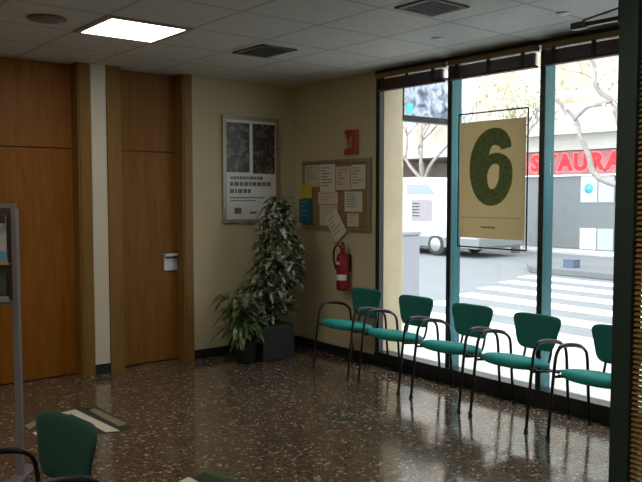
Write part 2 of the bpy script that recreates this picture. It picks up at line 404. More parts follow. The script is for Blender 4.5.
# ------------------------------------------------------------------ ceiling fittings
def ceiling_light(x, y, label):
    t = thing('ceiling_light', label, 'light', (x, y, H))
    fr = MB()
    for a in ((-.30, -.262, -.30, .30), (.262, .30, -.30, .30), (-.262, .262, -.30, -.262), (-.262, .262, .262, .30)): fr.box(a[0], a[1], a[2], a[3], -.012, -.0005)
    fr.build('frame', M['grey_alu'], t); box('diffuser', M['diff'], t, -.262, .262, -.262, .262, -.008, -.001)
    return t
ceiling_light(-2.48, -1.46, 'square lit ceiling panel glowing white above the wooden doors')
for i, (x, y) in enumerate(((-4.88, -1.46), (-4.88, -4.46), (-2.48, -4.46), (-7.28, -1.46), (-7.28, -4.46), (-2.48, -7.46), (-4.88, -7.46), (-7.28, -7.46))):
    t = ceiling_light(x, y, 'square lit ceiling panel behind the viewpoint'); t['group'] = 'ceiling panels behind the viewpoint'
def vent(x0, x1, y0, y1, label):
    t = thing('ceiling_vent', label, 'vent', ((x0 + x1) / 2, (y0 + y1) / 2, H)); w, d = (x1 - x0) / 2, (y1 - y0) / 2
    fr = MB().box(-w, w, -d, -d + .025, -.012, -.001).box(-w, w, d - .025, d, -.012, -.001).box(-w, -w + .025, -d, d, -.012, -.001).box(w - .025, w, -d, d, -.012, -.001)
    fr.build('frame', M['vent'], t); box('duct_shade', M['vent_dark'], t, -w + .02, w - .02, -d + .02, d - .02, -.004, -.001)  # near-black sheet paints the shade inside the vent opening
    sl = MB(); n = 9
    for i in range(n):
        x = -w + .035 + (2 * w - .07) * i / (n - 1); sl.box(x - .006, x + .004, -d + .025, d - .025, -.010, -.004)
    sl.build('louvre', M['vent'], t)
vent(-1.52, -1.20, -1.62, -1.20, 'small dark ceiling vent nearest the framed wall poster')
vent(-1.525, -1.20, -3.32, -3.02, 'dark ceiling vent nearest the glazed front and the top of the photo')
sp = thing('ceiling_speaker', 'round grey ceiling speaker beside the lit ceiling panel', 'speaker', (-3.05, -1.43, H))
MB().lathe([(.12, -.001), (.12, -.010), (.105, -.014)]).build('rim', M['vent'], sp); MB().lathe([(.104, -.003), (.104, -.015), (.05, -.017), (.0, -.017)]).build('grille', M['speaker'], sp)
for x, y, l in ((-.66, -2.58, 'small recessed downlight in the ceiling in front of the middle window bay'), (-.61, -3.57, 'small recessed downlight in the ceiling beside the black bracket arm')):
    t = thing('recessed_downlight', l, 'light', (x, y, H), 0, 'recessed downlights')
    MB().lathe([(.046, -.001), (.046, -.006), (.036, -.007)]).build('rim', M['silver'], t); MB().lathe([(.034, -.002), (.034, -.008), (.0, -.0082)]).build('lens', M['white'], t)

# raised blinds, one per bay
for i, (a, b, l) in enumerate(((-1.29, -2.085, 'raised brown venetian blind in the window bay nearest the notice board'),
                               (-2.145, -2.98, 'raised brown venetian blind above the green numeral poster'),
                               (-3.04, -3.87, 'raised brown venetian blind in the window bay beside the dark green post'))):
    t = thing('raised_blind', l, 'blind', (-.035, a, 2.664), 0, 'raised window blinds'); w = b - a
    box('headrail', M['rail_amber'], t, -.035, .025, w, 0, -.04, -.002)
    sl = MB()
    for k in range(12): sl.box(-.03, .02, w + .01, -.01, -.056 - k * .0075, -.0545 - k * .0075)
    sl.build('slats', M['slat_brown'], t); box('bottom_rail', M['tape'], t, -.033, .023, w + .005, -.005, -.158, -.144)
    for q in (.12, .5, .88): box('ladder_tape', M['tape'], t, -.037, -.034, w * q - .018, w * q + .018, -.158, -.04)

# ------------------------------------------------------------------ glazed lobby on the right edge (post and closed blind)
lobby = setting('trim_4', 'dark green post and blinded screen of the entrance lobby')
px, py = -1.22, -4.29
box('post', M['post'], lobby, px, px + .10, py - .10, py, 0, H - .001, bevel=.004)
box('rail', M['post'], lobby, px + .005, px + .09, -7.0, py - .10, 0, .10); box('rail', M['post'], lobby, px + .005, px + .09, -7.0, py - .10, 2.55, H - .001)
box('pane', M['glass'], lobby, px + .06, px + .066, -7.0, py - .10, .10, 2.55)
box('side_pane', M['glass'], lobby, px + .10, -.03, py - .03, py - .024, .02, H - .002)
vb = thing('venetian_blind', 'closed amber venetian blind beside the dark green post', 'blind', (px + .028, py - .106, 2.548))
sl = MB(); n = 90; L_ = 1.15
for k in range(n):
    z = -.05 - k * .0265; c = Vector((0, 0, z)); a = math.radians(33)
    dx, dz = .0135 * math.cos(a), .0135 * math.sin(a)
    pts = [(-dx, -dz), (0, .0022), (dx, dz)]
    vs = [(-.0 + x, y, z + q) for x, q in pts for y in (-L_, 0)] + [(x, y, z + q - .0012) for x, q in pts for y in (-L_, 0)]
    sl.add(vs, [(0, 1, 3, 2), (2, 3, 5, 4), (6, 8, 9, 7), (8, 10, 11, 9), (0, 2, 8, 6), (2, 4, 10, 8), (1, 7, 9, 3), (3, 9, 11, 5), (0, 6, 7, 1), (4, 5, 11, 10)])
sl.build('slats', M['slat'], vb)
box('headrail', M['slat_brown'], vb, -.02, .02, -L_, 0, -.035, 0); box('bottom_rail', M['slat_brown'], vb, -.015, .015, -L_, 0, -.05 - n * .0265 - .01, -.05 - n * .0265 + .008)
for y in (-.12, -.6, -1.05): box('ladder_tape', M['tape'], vb, -.0185, -.0175, y - .002, y + .002, -2.45, -.03)
br = thing('bracket_arm', 'black metal bracket arm reaching out from the top of the dark green post', 'bracket', (px + .04, py, 2.46))
MB().tube([(0, -.005, .055), (-.01, .22, .022)], .005).build('stay', M['black'], br)
MB().box(-.016, .016, -.002, .25, -.012, .010).build('arm', M['black'], br, bevel=.004)
MB().box(-.025, .02, .20, .285, -.018, .018).build('end_block', M['black_plastic'], br, bevel=.006)
MB().box(-.03, .03, -.0, .012, -.03, .09).build('mounting_plate', M['black'], br)

# ------------------------------------------------------------------ chairs
def make_chair(label, seat_m, back_m):
    t = thing('visitor_chair', label, 'chair')
    def seatf(a, b, h):                                # local +X is the front
        w = .215 + .012 * a
        return (.035 + a * .205, b * w, .414 + .034 * a - .014 * max(0, a) ** 3 + h)
    MB().pillow(seatf, .034, .044, e=2.8).build('seat', seat_m, t)
    MB().pillow(lambda a, b, h: (.0 + a * .19, b * .18, .383 + .03 * a + h), .006, .006, e=4).build('seat_pan', M['black_plastic'], t)
    def backf(a, b, h):                                # a across, b up
        v = (b + 1) / 2; w = .155 + .07 * v ** 1.3
        y = a * w; x = -.20 - .045 * v + .05 * (y / .22) ** 2 + h
        return (x, y, .462 + v * .252 + .010 * (a * a) * v)
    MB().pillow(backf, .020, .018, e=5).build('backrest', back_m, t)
    for s in (-1, 1):
        y = s * .24
        path = smooth([(.235, y, .0), (.205, y, .25), (.172, y, .48), (.150, y, .550), (.105, y, .584), (.02, y, .583), (-.09, y, .566), (-.17, y, .535), (-.208, y, .47), (-.228, y, .25), (-.255, y, .0)], 5)
        fr = MB().tube(path, .0105, 10).build('side_frame', M['black'], t)
        MB().tube(smooth([(.13, y, .575), (.10, y, .590), (.02, y, .591), (-.08, y, .575), (-.14, y, .556)], 4), [.010] + [.0125] * 15 + [.011]).build('armrest', M['black_plastic'], fr)
        for fx in (.235, -.255): MB().lathe([(.015, 0), (.015, .02), (.011, .024)], (fx, y, 0), 12).build('foot_cap', M['black_plastic'], fr)
        MB().tube(smooth([(-.08, s * .11, .36), (-.17, s * .11, .365), (-.212, s * .11, .44), (-.232, s * .108, .58)], 5), .009, 8).build('back_support', M['black'], t)
    for x in (.13, -.13): MB().tube([(x, -.24, .375 + .2 * x), (x, .24, .375 + .2 * x)], .010, 8).build('cross_rail', M['black'], t)
    for s in (-1, 1): MB().tube([(.188, s * .24, .40), (-.216, s * .24, .35)], .009, 8).build('side_rail', M['black'], t)
    return t
ROW = 'visitor chairs along the glazed front'
labels = ['teal chair by the cream wall below the fire extinguisher, farthest of the window row',
          'teal chair in the window row before the stone reveal, second from the extinguisher',
          'teal chair in front of the left mullion, middle of the window row',
          'teal chair in front of the right mullion below the green numeral poster',
          'teal chair at the end of the window row, partly hidden by the dark green post']
ch0 = make_chair(labels[0], M['fabric'], M['fabric_backlit'])
ysx = [-1.25, -1.88, -2.505, -3.105, -3.755]
tpl = []
for i, y in enumerate(ysx):
    c = ch0 if i == 0 else copy_tree(ch0)
    c.location = (-.325 - .012 * i, y, 0); c.rotation_euler = (0, 0, PI + random.uniform(-.02, .02)); c['label'] = labels[i]; c['group'] = ROW; tpl.append(c)
fc = copy_tree(ch0); fc['label'] = 'dark green chair back in the near foreground beside the brochure stand'; fc['group'] = ''; del fc['group']
fc.location = (-3.915, -3.515, 0); fc.rotation_euler = (0, 0, math.radians(192))
for o in list(bpy.data.objects):
    if o.parent == fc and o.name.startswith(('seat.', 'backrest')): o.data = o.data.copy(); o.data.materials[0] = M['fabric_green']

# ------------------------------------------------------------------ things on the back wall and cream wall
po = thing('framed_poster', 'framed poster with two dark photographs above white print on cream wall', 'poster', (-.56, 0, 1.82))
def bxp(name, m, parent, x0, x1, z0, z1, d0, d1): return box(name, m, parent, x0, x1, -d1, -d0, z0, z1)
fr = MB()
for a in ((-.335, -.30, -.52, .53), (.30, .335, -.52, .53), (-.30, .30, -.52, -.485), (-.30, .30, .495, .53)): fr.box(a[0], a[1], -.028, -.001, a[2], a[3])
fr.build('frame', M['frame_tan'], po)
bxp('sheet', M['white'], po, -.30, .30, -.485, .495, .002, .012)
ph, _, _ = blotch_mat('dark_photo', ((.008, .008, .007), (.05, .045, .035), (.012, .01, .01), (.20, .16, .11), (.02, .015, .012)), 15)
bxp('photo', ph, po, -.285, -.02, -.02, .465, .012, .0135); bxp('photo', ph, po, .02, .29, -.03, .465, .012, .0135)  # white gap between them paints a strip of window glare
random.seed(3); ink_m = mat('poster_ink', (.16, .15, .14), .5)
for z, h, x, e in ((-.075, .03, -.24, .12), (-.135, .042, -.25, .20), (-.205, .042, -.25, .0), (-.27, .014, -.25, .15), (-.30, .010, -.25, .05)):
    tx = MB()
    while x < e:
        w = random.uniform(.5, 1.4) * h
        tx.box(x, x + w, -.0135, -.012, z - h / 2, z + h / 2); x += w + h * .28
    tx.build('text_line', ink_m, po)
for a in ((-.20, -.12, -.43, -.37), (-.02, .06, -.43, -.41)): box('emblem', ink_m, po, a[0], a[1], -.0135, -.012, a[2], a[3])

fs = thing('fire_sign', 'small red extinguisher sign on the cream wall above the notice board', 'sign', (0, -.90, 2.075))
vs = []; n = 10
for i in range(n + 1):
    t_ = -1 + 2 * i / n; x = -.012 - .028 * math.cos(t_ * PI / 2)
    for z in (-.115, .115): vs += [(x, -t_ * .10, z), (x + .004, -t_ * .10, z)]
f_ = []
for i in range(n):
    o = i * 4; f_ += [(o, o + 4, o + 6, o + 2), (o + 1, o + 3, o + 7, o + 5), (o, o + 1, o + 5, o + 4), (o + 2, o + 6, o + 7, o + 3)]
f_ += [(0, 2, 3, 1), (n * 4, n * 4 + 1, n * 4 + 3, n * 4 + 2)]
MB().add(vs, f_).build('plate', M['red_sign'], fs)
pic = MB().box(-.0355, -.0345, .035, .075, -.06, .045).box(-.036, -.035, .045, .065, .05, .075)
for k in range(3): pic.box(-.0395, -.0385, .018 - k * .02, .008 - k * .02, -.06 + k * .005, .02 + k * .02)
pic.build('pictogram', mat('sign_pictogram', (.62, .42, .34), .5), fs)
MB().box(-.03, 0, -.02, .02, -.05, .05).build('wall_clip', M['grey_alu'], fs)

nb = thing('notice_board', 'cork notice board in a tan metal frame on the cream wall', 'board', (0, -.665, 1.575))
fr = MB()
for a in ((-.515, -.48, -.345, .345), (.48, .515, -.345, .345), (-.48, .48, -.345, -.315), (-.48, .48, .315, .345)): fr.box(-.028, -.001, a[0], a[1], a[2], a[3])
fr.build('frame', M['frame_tan'], nb); box('cork_panel', M['cork'], nb, -.014, -.002, -.48, .48, -.315, .315)
def paper(y0, y1, z0, z1, m, label, rot=0, x=-.0165, lines=5, name='pinned_paper', cat='paper', group='papers on the notice board', th=.0012):
    cy, cz = (y0 + y1) / 2, (z0 + z1) / 2; w, h = abs(y1 - y0) / 2, abs(z1 - z0) / 2
    t = thing(name, label, cat, (x, cy, cz), 0, group); t.rotation_euler = (rot, 0, 0)
    box('sheet', m, t, -th, 0, -w, w, -h, h)
    if lines:
        for k in range(lines):
            z = h * .75 - k * (1.5 * h / lines); e = random.uniform(.35, .85)
            box('text_line', M['ink'], t, -th - .0006, -th, w * .8 - 1.6 * w * e, w * .8, z - h * .045, z + h * .045)
    return t
paper(-.18, -.43, 1.66, 1.88, M['paper_cream'], 'large pale sheet in the top corner of the notice board above the yellow leaflet', lines=6)
paper(-.435, -.67, 1.605, 1.88, M['paper'], 'tall pale sheet at the top of the notice board, second along from the yellow leaflet', x=-.0168, lines=7)
paper(-.68, -.895, 1.624, 1.85, M['paper_pink'], 'warm pinkish sheet at the top of the notice board, below the red sign', lines=6)
paper(-.905, -1.11, 1.632, 1.86, M['paper'], 'pale sheet in the top corner of the notice board nearest the glazing', lines=6)
paper(-.41, -.715, 1.485, 1.602, M['paper_pink'], 'wide low pinkish sheet in the centre of the notice board', x=-.019, lines=3)
paper(-.812, -1.066, 1.418, 1.609, M['paper'], 'white sheet with dark heading on the notice board above the small low sheet', lines=6)
paper(-.428, -.708, 1.27, 1.477, M['paper_cream'], 'blank cream sheet low on the notice board beside the blue leaflet', lines=0)
paper(-.85, -1.015, 1.276, 1.40, M['paper_pink'], 'small low sheet on the notice board beside the tilted paper', lines=3)
paper(-.60, -.80, 1.14, 1.415, M['paper'], 'white sheet hanging tilted over the bottom edge of the notice board', rot=-.62, x=-.031, lines=5)
paper(-.131, -.315, 1.545, 1.688, M['yellow'], 'yellow leaflet over the edge of the notice board, above the blue leaflet', x=-.030, lines=3, name='leaflet', cat='leaflet', group='leaflets beside the notice board')
paper(-.105, -.315, 1.288, 1.535, M['blue'], 'blue leaflet over the edge of the notice board, below the yellow leaflet', x=-.030, lines=4, name='leaflet', cat='leaflet', group='leaflets beside the notice board')

ex = thing('fire_extinguisher', 'red fire extinguisher hung on the cream wall below the notice board', 'extinguisher', (-.085, -.865, .665))
bd = MB().lathe([(.05, 0), (.06, .012), (.062, .03), (.062, .30), (.055, .33), (.035, .355), (.02, .365), (.02, .385)]).build('cylinder', M['red'], ex)
vs = []; n = 12
for i in range(n + 1):
    a = PI * .62 + PI * .85 * i / n
    for z in (.10, .155): vs.append((.0628 * math.cos(a), .0628 * math.sin(a), z))
MB().add(vs, [(2 * i, 2 * i + 2, 2 * i + 3, 2 * i + 1) for i in range(n)], True).build('label_band', M['white'], bd)
vs = []
for i in range(7):
    a = PI * .72 + PI * .40 * i / 6
    for z in (.25, .275): vs.append((.0628 * math.cos(a), .0628 * math.sin(a), z))
MB().add(vs, [(2 * i, 2 * i + 2, 2 * i + 3, 2 * i + 1) for i in range(6)], True).build('label_band', M['white'], bd)
MB().lathe([(.018, .38), (.022, .39), (.022, .425), (.012, .435)], n=16).build('valve', M['red'], ex)
MB().box(-.09, .02, -.009, .009, .425, .435).box(-.10, .0, -.009, .009, .452, .461).box(-.012, .012, -.009, .009, .43, .46).build('lever', M['red'], ex, bevel=.002)
MB().tube(smooth([(-.0, .02, .405), (-.005, .075, .43), (-.01, .118, .38), (-.01, .125, .30), (-.015, .10, .24), (-.02, .078, .20)], 6), .010, 10).build('hose', M['cable'], ex)
MB().box(.05, .084, -.03, .03, .18, .34).build('wall_bracket', M['black'], ex)

# ------------------------------------------------------------------ plants in the corner
pt = thing('corner_plant', 'tall bushy variegated climbing plant in a dark planter in the corner', 'plant', (-.60, -.33, 0))
MB().box(-.18, .20, -.19, .19, .0, .33).build('planter', M['pot'], pt, bevel=.012)
box('soil', M['soil'], pt, -.16, .18, -.17, .17, .325, .333)
st = MB(); random.seed(11)
for k in range(6):
    x, y = random.uniform(-.08, .08), random.uniform(-.06, .06)
    st.tube(smooth([(x, y, .32), (x * 1.6, y * 1.4, .6), (x * .9, y * 1.2, .95), (x * .6 + random.uniform(-.05, .05), y * .5, 1.25 + random.uniform(-.1, .22))], 5), [.009] * 15 + [.006], 7)
st.tube([(0, 0, .32), (0, 0, 1.42)], .014, 8); st.build('stem', M['stem'], pt)
RV, FV = Vector((.778, -.628, 0)), Vector((.628, .778, 0))
def leaf(mb, p, d, up, L, w, droop=.5):
    d = d.normalized(); s_ = d.cross(up).normalized(); u = s_.cross(d).normalized(); n = 5; vs = []
    for i in range(n + 1):
        t = i / n; wd = w * math.sin(PI * min(1, t * .92 + .08)) ** .8 * (1 - .15 * t) if 0 < i < n else .001
        c = p + d * (L * t) - Vector((0, 0, 1)) * (droop * L * t * t)
        vs += [c - s_ * wd + u * wd * .25, c, c + s_ * wd + u * wd * .25]
    fs = []
    for i in range(n):
        o = i * 3; fs += [(o, o + 1, o + 4, o + 3), (o + 1, o + 2, o + 5, o + 4)]
    mb.add(vs, fs, True)
env = [(.38, .32, -.09), (.56, .36, -.05), (.68, .32, .02), (.80, .27, .08), (1.0, .26, .125), (1.12, .22, .12), (1.19, .20, .11), (1.35, .16, .10), (1.48, .11, .11), (1.56, .05, .12)]
fo = MB()
def envelope(z):
    for (z0, h0, c0), (z1, h1, c1) in zip(env, env[1:]):
        if z0 <= z <= z1:
            t = (z - z0) / (z1 - z0); return h0 + (h1 - h0) * t, c0 + (c1 - c0) * t
    return .05, 0
cnt = 0
while cnt < 460:
    z = random.uniform(.40, 1.57); hw, cc = envelope(z)
    if random.random() > .35 + hw * 1.9: continue
    a = random.uniform(0, 2 * PI); q = random.uniform(.25, 1) ** .6
    lat = cc + math.cos(a) * hw * q * .82; dep = math.sin(a) * min(hw, .24) * q
    p = RV * lat + FV * dep + Vector((0, 0, z))
    L = random.uniform(.08, .145); out = RV * (math.cos(a)) + FV * math.sin(a) + Vector((random.uniform(-.5, .5), random.uniform(-.5, .5), random.uniform(-.5, .5)))
    e = p + out.normalized() * L
    if max(p.x, e.x) > .57 or max(p.y, e.y) > .31: continue
    leaf(fo, p, out, Vector((random.uniform(-.4, .4), random.uniform(-.4, .4), 1)), L, L * random.uniform(.24, .34), random.uniform(.3, 1.0)); cnt += 1
for k in range(14):                                     # a spray reaching towards the notice board
    p = Vector((.14, -.10, 1.44)) + RV * (.02 + .012 * k - .1) + Vector((0, 0, random.uniform(-.02, .12)))
    leaf(fo, p, RV + Vector((random.uniform(-.8, .2), random.uniform(-.8, .2), random.uniform(-.1, .6))), Vector((0, 0, 1)), .09, .025, .5)
fo.build('foliage', M['leaf'], pt)
p2 = thing('strap_leaf_plant', 'low arching plant with long pale green leaves beside the tall planter', 'plant', (-.905, -.42, 0))
MB().lathe([(.08, 0), (.09, .02), (.11, .20), (.115, .22), (.105, .22), (.10, .20)]).build('pot', M['pot'], p2); MB().lathe([(.10, .19), (.0, .20)]).build('soil', M['soil'], p2)
fo = MB(); random.seed(5)
for k in range(64):
    a = random.uniform(0, 2 * PI); L = random.uniform(.16, .27); el = random.uniform(.3, 1.1)
    d = Vector((math.cos(a), math.sin(a), el)).normalized(); base = Vector((math.cos(a) * .05, math.sin(a) * .05, .19 + random.uniform(0, .18)))
    dr = random.uniform(.5, 1.25)
    e = base + d * L
    if e.y > .39 or (base.x > .03 and e.x > .10): continue
    leaf(fo, base, d, Vector((0, 0, 1)), L, random.uniform(.020, .032), dr)
for k in range(70):
    a = random.uniform(PI * .75, PI * 2.0); r_ = random.uniform(.02, .15)
    p = Vector((-.06 + math.cos(a) * r_ * 1.2, math.sin(a) * r_, random.uniform(.30, .68)))
    d = Vector((math.cos(a) * 1.2 - .15, math.sin(a), random.uniform(-.4, .7))); L = random.uniform(.10, .19)
    leaf(fo, p, d, Vector((0, 0, 1)), L, L * .19, random.uniform(.4, .9))
fo.build('foliage', M['leaf2'], p2)
stm = MB()
for k in range(5): stm.tube(smooth([(random.uniform(-.05, .05), random.uniform(-.05, .05), .18), (random.uniform(-.1, .03), random.uniform(-.08, .05), .4), (random.uniform(-.14, .03), random.uniform(-.1, .05), .62)], 4), .006, 6)
stm.build('stem', M['stem'], p2)

# ------------------------------------------------------------------ poster with the green numeral, hanging in the middle bay
hp = thing('hanging_poster', 'beige poster with a big green numeral hanging in the middle window bay', 'poster', (-.085, -2.613, 1.69))
fr = MB(); Y0, Y1, Z0, Z1 = .322, -.335, -.525, .525
for a, b in (((0, Y0, Z0), (0, Y0, Z1)), ((0, Y1, Z0), (0, Y1, Z1)), ((0, Y0, Z0), (0, Y1, Z0)), ((0, Y0, Z1), (0, Y1, Z1))): fr.tube([a, b], .006, 8)
fr.build('frame', M['black'], hp)
wr = MB()
for y in (.30, -.31): wr.tube([(0, y, .525), (0, y, .86)], .0015, 6); wr.tube([(0, y, -.525), (0, y, -.46)], .002, 6)
wr.build('wire', M['silver'], hp)
sh = box('sheet', M['six_paper'], hp, -.002, .002, -.318, .306, -.452, .458)
cl = [(.142, .140, .048), (.132, .180, .056), (.09, .222, .064), (.03, .235, .066), (-.03, .217, .070), (-.08, .16, .080), (-.112, .08, .085), (-.120, 0, .085), (-.114, -.08, .083), (-.088, -.165, .075), (-.035, -.218, .068), (.03, -.228, .064), (.092, -.195, .062), (.133, -.125, .062), (.144, -.05, .062), (.138, .01, .058), (.108, .050, .048), (.055, .068, .042), (.0, .058, .042), (-.05, .02, .05), (-.09, -.04, .06)]
pth = smooth([(w, -a, b) for a, b, w in cl], 6); vs = []; n = len(pth)
for i, p in enumerate(pth):
    t = pth[min(i + 1, n - 1)] - pth[max(i - 1, 0)]; t = Vector((0, t.y, t.z)).normalized(); w = p.x; x = -.0032 - i * .00002
    vs += [(x, p.y - t.z * w, p.z + t.y * w + .097), (x, p.y + t.z * w, p.z - t.y * w + .097)]
MB().add(vs, [(2 * i, 2 * i + 2, 2 * i + 3, 2 * i + 1) for i in range(n - 1)]).build('numeral_six', M['six'], sh)
lg = MB(); x = .085
for w in (.012, .01, .014, .01, .012, .008, .012, .014):
    lg.box(-.0032, -.002, x - w, x, -.372, -.358); x -= w + .006
lg.box(-.0028, -.002, -.285, .28, -.291, -.288); lg.build('printed_text', M['ink_dark'], sh)

# stickers on the glass
t = thing('glass_notice', 'pale grey notice stuck on the glass in front of the white van', 'notice', (.052, -1.76, 1.44)); w, h = .125, .095
MB().add([(0, -w, -h), (0, w, -h), (0, w, h), (0, -w, h)], [(0, 3, 2, 1)]).build('sheet', translucent_mat('notice_paper', (.62, .58, .65), .9, .6), t)
for k in range(5): box('text_line', M['ink'], t, -.0014, -.0006, w * .2, w * .9, h * .6 - k * h * .28, h * .68 - k * h * .28)

# ------------------------------------------------------------------ left foreground: brochure stand, cable, floor stickers
bs = thing('brochure_stand', 'pale metal brochure stand with pockets in front of the wooden door', 'stand', (-3.47, -2.06, 0), math.atan2(-.628, .778))
for x in (0, -.62): MB().box(x - .018, x + .018, -.018, .018, .02, 1.50).build('post', M['stand_alu'], bs, bevel=.004)
for x in (0, -.62): MB().box(x - .04, x + .04, -.16, .16, 0, .022).build('foot', M['stand_alu'], bs, bevel=.004)
fr = MB().box(-.64, .02, -.035, -.018, 1.505, 1.53).box(-.64, .02, -.035, -.018, .975, 1.0).box(-.005, .02, -.035, -.018, 1.0, 1.505).box(-.64, -.615, -.035, -.018, 1.0, 1.505)
fr.build('frame', M['stand_alu'], bs)
box('back_panel', mat('stand_back_panel', (.10, .055, .03), .5), bs, -.615, -.005, -.026, -.022, 1.0, 1.505)
for z in (1.20, 1.0):
    p_ = MB().box(-.61, -.01, -.075, -.03, z, z + .008).box(-.61, -.01, -.078, -.074, z, z + .03); p_.build('pocket', M['grey_alu'], bs)
def brochure(x0, x1, z0, z1, m, label, strip=None):
    mw = Matrix.Translation((-3.47, -2.06, 0)) @ Matrix.Rotation(math.atan2(-.628, .778), 4, 'Z') @ Matrix.Translation(((x0 + x1) / 2, -.052, z0))
    t = thing('brochure', label, 'brochure', mw.translation, math.atan2(-.628, .778), 'brochures in the stand'); w = (x1 - x0) / 2
    c = box('cover', m, t, -w, w, -.008, .008, 0, z1 - z0)
    if strip: box('cover_print', strip, c, -w, w, -.0095, -.008, 0, (z1 - z0) * .25); box('cover_print', M['ink_dark'], c, -w, w, -.0095, -.008, (z1 - z0) * .82, z1 - z0)
brochure(-.19, -.025, 1.208, 1.47, blotch_mat('brochure_photo', ((.35, .36, .38), (.6, .62, .66), (.2, .2, .22)), 14)[0], 'grey and blue brochure in the upper pocket of the stand', M['cyan'])
brochure(-.19, -.03, 1.008, 1.17, mat('brochure_dark_green', (.07, .09, .07), .4), 'dark greenish brochure in the lower pocket of the stand', M['ink_dark'])
tag(MB().tube(smooth([(-4.42, -2.62, .006), (-4.0, -2.46, .006), (-3.62, -2.40, .006), (-3.42, -2.52, .006), (-3.30, -2.78, .006)], 6), .008, 8).build('floor_cable', M['cable'], None), 'black cable lying on the floor at the foot of the brochure stand', 'cable')
def flat(mb, pts, z): mb.add([(x, y, z) for x, y in pts] + [(x, y, 0.0003) for x, y in pts], [tuple(range(len(pts)))] + [(i, i + len(pts), (i + 1) % len(pts) + len(pts), (i + 1) % len(pts)) for i in range(len(pts))])
M['stk_white'] = mat('sticker_white', (.78, .75, .64), .45, noise=.06, scale=20)
M['stk_dark'] = mat('sticker_dark_green', (.035, .045, .032), .4, noise=.15, scale=20)
M['stk_grey'] = mat('sticker_grey', (.25, .26, .19), .45, noise=.1, scale=20)
fk = thing('floor_sticker', 'dark floor sticker with white stripes behind the green foreground chair', 'sticker', (-2.85, -1.3, 0), 0, 'stickers on the floor')
def flat_o(name, pts, z, m, t, o):
    mb = MB(); flat(mb, [(x - o[0], y - o[1]) for x, y in pts], z); mb.build(name, m, t)
o_ = (-2.85, -1.3)
flat_o('base_sheet', [(-2.98, -.94), (-2.58, -.95), (-2.575, -1.60), (-2.70, -1.66), (-3.16, -1.42)], .001, M['stk_dark'], fk, o_)
flat_o('stripe', [(-2.80, -.945), (-2.735, -.94), (-2.69, -1.62), (-2.775, -1.585)], .0018, M['stk_white'], fk, o_)
flat_o('stripe', [(-2.665, -1.02), (-2.61, -1.0), (-2.585, -1.50), (-2.655, -1.52)], .0018, M['stk_grey'], fk, o_)
flat_o('stripe', [(-2.985, -.965), (-2.80, -.945), (-2.80, -1.03), (-3.0, -1.05)], .0018, M['stk_white'], fk, o_)
flat_o('stripe', [(-3.15, -1.10), (-3.04, -1.02), (-3.04, -1.10), (-3.15, -1.20)], .0018, M['stk_grey'], fk, o_)
flat_o('stripe', [(-3.16, -1.30), (-3.08, -1.24), (-3.08, -1.38), (-3.15, -1.41)], .0018, M['stk_white'], fk, o_)
fk2 = thing('floor_sticker', 'floor sticker at the bottom edge of the photo, white corner beside dark green', 'sticker', (-2.66, -2.8, 0), 0, 'stickers on the floor'); o_ = (-2.66, -2.8)
flat_o('base_sheet', [(-2.74, -2.66), (-2.59, -2.62), (-2.53, -3.0), (-2.86, -3.0)], .001, M['stk_dark'], fk2, o_)
flat_o('stripe', [(-2.80, -2.66), (-2.735, -2.64), (-2.72, -2.9), (-2.85, -2.9)], .0018, M['stk_white'], fk2, o_)
flat_o('stripe', [(-2.64, -2.62), (-2.60, -2.60), (-2.55, -2.8), (-2.61, -2.8)], .0018, mat('sticker_green', (.06, .12, .05), .45), fk2, o_)

# ------------------------------------------------------------------ the street
struct(box('road', M['road'], None, .3, 40, -30, 50, -.35, -.15), 'pale grey asphalt road', 'road')
struct(box('pavement_near', M['pave'], None, .121, 2.7, -30, 50, -.3, -.06), 'pale paving outside the glazed front', 'pavement')
struct(box('pavement_far', M['pave'], None, 14.6, 16.0, -30, 50, -.3, -.10), 'paving along the building across the street', 'pavement')
isl = tag(MB().box(9.3, 10.6, -8, 3.7, -.15, .0).add([(9.3, 3.7, 0), (10.6, 3.7, 0), (9.95, 4.25, 0), (9.3, 3.7, -.15), (10.6, 3.7, -.15), (9.95, 4.25, -.15)], [(0, 1, 2), (0, 2, 5, 3), (1, 4, 5, 2)]).build('traffic_island', M['kerb'], None, bevel=.02), 'low grey kerbed island in the road across from the right window bay', 'kerb')
for k in range(6):
    x = 2.95 + k * 1.08
    m_ = tag(MB().box(x, x + .48, -6.5, 1.6 + .35 * k, -.15, -.147).build('crossing_stripe', M['paint'], None), 'white pedestrian crossing stripe painted on the road', 'stripe', 'pedestrian crossing stripes')
bx = thing('road_box', 'small blue-grey box standing on the traffic island', 'box', (9.75, 2.95, 0)); MB().box(-.13, .13, -.13, .13, .0, .16).build('body', M['box_blue'], bx, bevel=.01); MB().box(-.14, .14, -.14, .14, .16, .175).build('lid', M['box_blue'], bx)
cb = thing('street_cabinet', 'pale utility cabinet on the pavement just outside the glass', 'cabinet', (2.2, .62, -.06)); MB().box(-.16, .16, -.17, .17, .05, 1.12).build('body', M['cabinet'], cb, bevel=.015); MB().box(-.18, .18, -.19, .19, 1.12, 1.17).build('lid', M['cabinet'], cb, bevel=.015); MB().box(-.18, .18, -.19, .19, 0, .05).build('base', M['kerb'], cb); MB().box(-.166, -.16, -.14, .14, .10, 1.06).build('door', M['cabinet'], cb)

